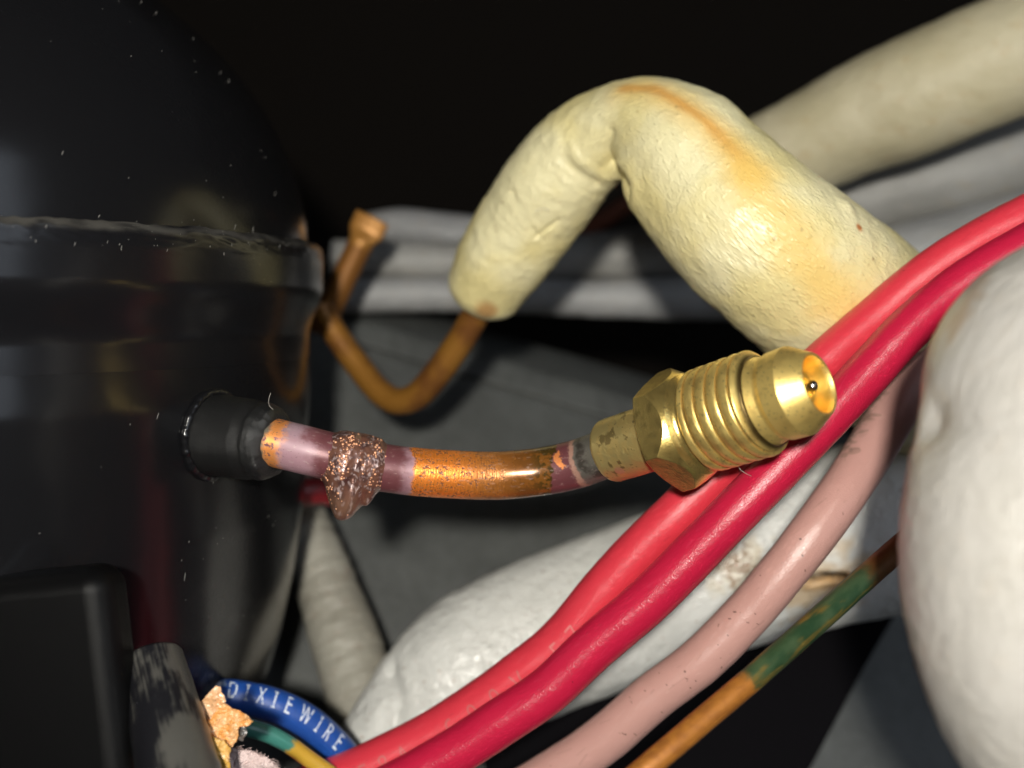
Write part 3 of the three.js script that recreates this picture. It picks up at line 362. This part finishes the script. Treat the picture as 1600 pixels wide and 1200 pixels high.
wire('dusty pale pink wire curving below the crimson wire to the big pipe', [[760, 1270, 162.0, 37], [850, 1218, 159.8, 37], [940, 1158, 157.5, 37], [1020, 1089, 155.4, 37], [1096, 1031, 153.5, 37], [1166, 961, 152.2, 37], [1226, 890, 151.0, 37], [1271, 833, 151.0, 37.5], [1316, 771, 152.5, 38], [1368, 690, 156.5, 38], [1415, 610, 161.0, 38], [1470, 530, 166.0, 38]], 'rgb(186,143,135)', (x, W, H) => { const R = rng(77); for (let k = 0; k < 60; k++) { x.fillStyle = `rgba(60,35,30,${0.25 + 0.5 * R()})`; x.save(); x.translate(W * R() * 0.6, 90 + 110 * R()); x.rotate(R() * 3); x.fillRect(0, 0, 1.5 + 7 * R(), 1.5 + 2.5 * R()); x.restore(); } for (let k = 0; k < 220; k++) { x.fillStyle = `rgba(70,62,50,${0.05 + 0.16 * R()})`; x.beginPath(); x.ellipse(W * (0.72 + 0.25 * R()), 60 + 40 * R() * R(), 4 + 14 * R(), 3 + 6 * R(), R() * 3, 0, 7); x.fill(); } }, { seed: 12, specks: 10, rough: 0.28 });
wire('blue wire with white lettering curling out of the black sleeve at bottom', [[282, 1110, 161, 26], [305, 1094, 161, 26], [345, 1087, 161, 26.5], [391, 1093, 161.5, 26.5], [432, 1104, 162, 26.5], [473, 1124, 163, 26.5], [505, 1149, 164, 26.5], [533, 1178, 165, 26.5], [556, 1210, 166, 26.5], [580, 1250, 167, 26.5]], 'rgb(27,72,150)', (x, W) => { x.fillStyle = 'rgba(235,238,240,0.95)'; const ch = 'DIXIEWIRE', us = [0.222, 0.276, 0.334, 0.384, 0.436, 0.51, 0.572, 0.622, 0.682]; x.font = '76px sans-serif'; x.textAlign = 'center'; x.textBaseline = 'middle'; [...ch].forEach((q, i) => { x.save(); x.translate(W * us[i], 100); x.scale(1.5, 0.8); x.fillText(q, 0, 0); x.restore(); }); const wg = rng(41); for (let k = 0; k < 170; k++) { x.fillStyle = 'rgba(30,76,156,0.85)'; x.fillRect(W * (0.2 + 0.52 * wg()), 68 + 62 * wg(), 3 + 22 * wg(), 2 + 5 * wg()); } const g = rng(4); for (let k = 0; k < 90; k++) { x.fillStyle = 'rgba(205,208,212,0.55)'; x.fillRect(W * (0.09 + 0.1 * g()), 70 + 100 * g(), 6 + 30 * g(), 5 + 12 * g()); } }, { seed: 15, specks: 14, rough: 0.36 });  // pale patches near the start paint a whitish highlight into the blue
{
  // thin copper line with green patina
  const g = tube([[880, 1310, 124, 20], [1010, 1200, 126, 20], [1095, 1128, 129, 20], [1179, 1057, 132, 20], [1275, 972, 137, 20], [1373, 884, 143, 19.5], [1440, 826, 148, 19], [1540, 740, 155, 19]], { n: 560, m: 96, make: (at) => { const A = at(1172, 1062), Bq = at(1335, 915), dir = Bq.clone().sub(A).normalize(); return { disp: (p) => 0.05 * fbm(p.x * 0.5, p.y * 0.5, p.z * 0.5), col: (p, l, th) => { const q = p.clone().sub(A).dot(dir), j = fbm(p.x * 0.7, p.y * 0.7, p.z * 0.7); let c = mix3([0.4, 0.155, 0.028], [0.3, 0.11, 0.022], sm(-0.2, 0.3, j)); const gr = sm(-0.6, 0.5, q + 1.6 * j) * sm(24, 19.5, q + 4 * j); const pp = p.clone().sub(A).addScaledVector(dir, -q), j3 = fbm(q * 0.2 + 7, pp.x * 1.1 + 3, pp.y * 1.1 + pp.z, 5); let green = mix3([0.022, 0.062, 0.028], [0.06, 0.105, 0.05], sm(-0.3, 0.35, fbm(q * 0.25, pp.x * 0.8, pp.z * 0.8 + 3))); green = mix3(green, [0.22, 0.14, 0.025], 0.7 * sm(0.05, 0.35, j3 + 0.15 * j)); c = mix3(c, green, gr); return mix3(c, [0.16, 0.07, 0.03], 0.8 * sm(19, 24, q)); } }; } });
  tag(mesh('copper_pipe', g, std({ vertexColors: true, roughness: 0.42, metalness: 0.3 }), null, P(1179, 1057, 132)), 'thin orange copper pipe with green patina slanting below the pink wire', 'copper pipe');
}

// ------------------------------------------------------------------ bottom corner: terminal cover, sleeve, wires and torn tape
{
  const b = new RoundedBoxGeometry(60, 60, 7, 6, 2.6), m = std({ color: rgb([0.003, 0.003, 0.0032]), roughness: 0.3, specularIntensity: 0.22, bumpMap: rep(grainTex, 12), bumpScale: 0.01 * MM });
  const ang = 6.5 * Math.PI / 180, c = P(160, 887, 127); b.translate(-30, -30, -3.5); b.rotateY(-0.12); b.rotateZ(ang); b.translate(c.x, c.y, c.z);
  const t = thing('terminal_cover', 'black plastic terminal cover with rounded corner in front of the compressor', 'cover', P(100, 1050, 120));
  mesh('cover', b, m, t);
  const R = rng(19);
  const sg = tube([[238, 1034, 135, 49], [253, 1095, 132, 54], [268, 1160, 129, 60], [285, 1235, 126, 66]], { n: 120, m: 120, cap0: 'flat', make: () => ({ disp: (p) => 0.12 * fbm(p.x * 0.25, p.y * 0.25, p.z * 0.25), col: (p, l, th) => { const f = fbm(p.x * 0.22 + 3, p.y * 0.12, p.z * 0.2) + 0.25 * noise(th * 14, l * 0.25, 1); return mix3([0.06, 0.058, 0.052], [0.007, 0.007, 0.009], sm(-0.12, 0.12, f + 0.16 * th + 0.04)); } }) });  // grey tone puts a sheen into the black, mixed with scuffs
  tag(mesh('cable_sleeve', sg, std({ vertexColors: true, roughness: 0.36, bumpMap: rep(brushTex, 10), bumpScale: 0.02 * MM }), null, P(237, 1024, 124)), 'scuffed black cable sleeve with painted grey sheen beside the black terminal cover', 'sleeve');
  const tg = tube([[352, 1122, 153, 13], [385, 1136, 153, 14], [420, 1147, 154, 14], [452, 1164, 155, 13.5], [480, 1184, 156, 13], [520, 1212, 157, 13], [560, 1240, 158, 13]], { n: 140, m: 40, cap0: 'flat', make: (at, L) => ({ disp: (p) => 0.04 * fbm(p.x, p.y, p.z), col: (p, l) => mix3([0.045, 0.19, 0.155], [0.5, 0.3, 0.035], sm(-0.4, 0.4, l - 8.9 + 1.4 * fbm(p.x, p.y, p.z))) }) });
  tag(mesh('wire', tg, std({ vertexColors: true, roughness: 0.34 }), null, P(385, 1136, 143)), 'thin teal green and yellow wire below the blue wire', 'wire');
  // torn, crumpled tape: thick sheets, folded and ragged
  const inside = (x, y, poly) => { let c = false; for (let i = 0, j = poly.length - 1; i < poly.length; j = i++) if ((poly[i][1] > y) !== (poly[j][1] > y) && x < (poly[j][0] - poly[i][0]) * (y - poly[i][1]) / (poly[j][1] - poly[i][1]) + poly[i][0]) c = !c; return c; };
  const edgeD = (x, y, poly) => { let b = 1e9; for (let i = 0, j = poly.length - 1; i < poly.length; j = i++) { const [ax, ay] = poly[j], [bx, by] = poly[i], t = clamp(((x - ax) * (bx - ax) + (y - ay) * (by - ay)) / ((bx - ax) ** 2 + (by - ay) ** 2)); b = Math.min(b, Math.hypot(x - ax - t * (bx - ax), y - ay - t * (by - ay))); } return b; };
  const sheet = (poly, d, amp, sc, seed, thick, colf) => {
    const xs = poly.map((q) => q[0]), ys = poly.map((q) => q[1]), x0 = Math.min(...xs), x1 = Math.max(...xs), y0 = Math.min(...ys), y1 = Math.max(...ys), st = 1.0, nx = Math.ceil((x1 - x0) / st), ny = Math.ceil((y1 - y0) / st), id = new Map(), pos = [], col = [], idx = [];
    const vert = (i, j, back) => { const key = (back ? 1e6 : 0) + j * 2000 + i; if (!id.has(key)) { const x = x0 + i * st, y = y0 + j * st, e = sm(0, 5, edgeD(x, y, poly)), n = Math.abs(fbm(x * sc + seed, y * sc, seed, 4)) * 2 - 0.35 + 0.5 * fbm(x * sc * 0.5, y * sc * 0.5, seed + 3, 2), wob = 2.2 * noise(x * 0.12, y * 0.12, seed), z = d - amp * n; const p = P(x + wob, y + 1.6 * noise(x * 0.14, y * 0.14, seed + 8), z); if (back) p.z -= thick * e; id.set(key, pos.length / 3); pos.push(p.x, p.y, p.z); col.push(...colf(x, y, n)); } return id.get(key); };
    for (let j = 0; j < ny; j++) for (let i = 0; i < nx; i++) if (inside(x0 + (i + 0.5) * st, y0 + (j + 0.5) * st, poly)) for (const bk of [0, 1]) { const a = vert(i, j, bk), b = vert(i + 1, j, bk), c = vert(i, j + 1, bk), e = vert(i + 1, j + 1, bk); if (bk) idx.push(a, b, c, b, e, c); else idx.push(a, c, b, b, c, e); }
    const g = new THREE.BufferGeometry(); g.setAttribute('position', new THREE.Float32BufferAttribute(pos, 3)); g.setAttribute('color', new THREE.Float32BufferAttribute(col, 3)); g.setAttribute('uv', new THREE.Float32BufferAttribute(pos.flatMap((q, i) => (i % 3 === 0 ? [pos[i] * MM, pos[i + 1] * MM] : [])), 2)); g.setIndex(idx); g.computeVertexNormals(); return g;
  };
  const tm = std({ vertexColors: true, roughness: 0.34, clearcoat: 0.35, clearcoatRoughness: 0.25 });
  const tc = (a, b, s) => (x, y, n) => { const f = fbm(x * 0.05 + s, y * 0.05, s); let c = mix3(a, b, sm(-0.2, 0.25, f)); const k = noise(x * 0.35, y * 0.35, s); return k > 0.52 ? mix3(c, [0.1, 0.05, 0.03], 0.7) : c; };
  const tp = thing('torn_tape', 'torn crumpled orange tape wrapped at the mouth of the black sleeve', 'tape', P(350, 1140, 132));
  mesh('upper_flap', sheet([[300, 1108], [312, 1098], [330, 1078], [337, 1071], [344, 1074], [352, 1092], [350, 1112], [336, 1128], [322, 1138], [306, 1132]], 133, 0.7, 0.03, 3, 0.8, tc([0.62, 0.33, 0.15], [0.7, 0.44, 0.25], 2)), tm, tp);
  mesh('middle_fold', sheet([[304, 1130], [324, 1130], [348, 1096], [362, 1106], [374, 1110], [392, 1122], [396, 1128], [386, 1134], [374, 1136], [370, 1158], [360, 1172], [346, 1166], [330, 1160], [318, 1152]], 132, 0.9, 0.035, 9, 0.9, tc([0.68, 0.3, 0.08], [0.72, 0.42, 0.2], 6)), tm, tp);
  mesh('lower_strip', sheet([[310, 1146], [330, 1150], [350, 1158], [360, 1170], [358, 1190], [364, 1216], [330, 1220], [320, 1180]], 130.5, 0.6, 0.03, 14, 0.8, tc([0.55, 0.32, 0.06], [0.66, 0.38, 0.12], 11)), tm, tp);
  mesh('dark_tatter', sheet([[368, 1132], [380, 1130], [386, 1142], [380, 1158], [370, 1156]], 133, 0.5, 0.04, 5, 0.5, tc([0.06, 0.055, 0.05], [0.12, 0.1, 0.09], 3)), tm, tp);
  // frayed pink cloth end
  const fp = thing('frayed_cloth', 'frayed pale pink cloth end under the orange tape', 'cloth', P(400, 1180, 140));
  mesh('cloth', sheet([[352, 1164], [370, 1170], [392, 1172], [412, 1180], [430, 1192], [446, 1210], [420, 1225], [360, 1225], [352, 1200]], 138, 0.7, 0.04, 21, 1.0, tc([0.55, 0.42, 0.4], [0.6, 0.48, 0.46], 8)), std({ vertexColors: true, roughness: 0.9 }), fp);
  const fr = []; for (let k = 0; k < 60; k++) { const u = R(), a = P(mix(362, 440, u), mix(1168, 1202, u * u), 137.3), e = P(mix(362, 440, u) + 14 * R() - 3, mix(1168, 1202, u * u) + 3 - 12 * R() * R(), 136.6 - R()); fr.push(new THREE.TubeGeometry(new THREE.QuadraticBezierCurve3(a, a.clone().lerp(e, 0.5).add(V(0.3 * (R() - 0.5), 0.3 * (R() - 0.5), 0.3)), e), 5, 0.024, 4)); }
  tag(mesh('loose_fibre', mergeGeometries(fr), std({ color: rgb([0.6, 0.46, 0.44]), roughness: 0.8 }), fp), null, null, null, 'stuff');
}
// loose fibres
{
  const fm = std({ color: rgb([0.4, 0.37, 0.33]), roughness: 0.6 });
  const fibre = (label, pts) => { const c = new THREE.CatmullRomCurve3(pts.map((p) => P(...p))); tag(mesh('lint_fibre', new THREE.TubeGeometry(c, 24, 0.026, 6), fm, null, P(...pts[0])), label, 'fibre'); };
  fibre('tiny white fibre hanging from the underside of the brass thread', [[1150, 722, 139], [1157, 734, 139], [1166, 740, 139], [1174, 744, 139.5]]);
  fibre('thin curved fibre standing on the rim of the black boss', [[427, 640, 144.5], [421, 634, 144.3], [420, 624, 144], [423, 614, 144]]);
  fibre('short pale fibre lying across the upper part of the yellow elbow', [[836, 330, 170], [846, 326, 169.6], [858, 328, 169.4]]);
}
renderer.render(scene, camera);
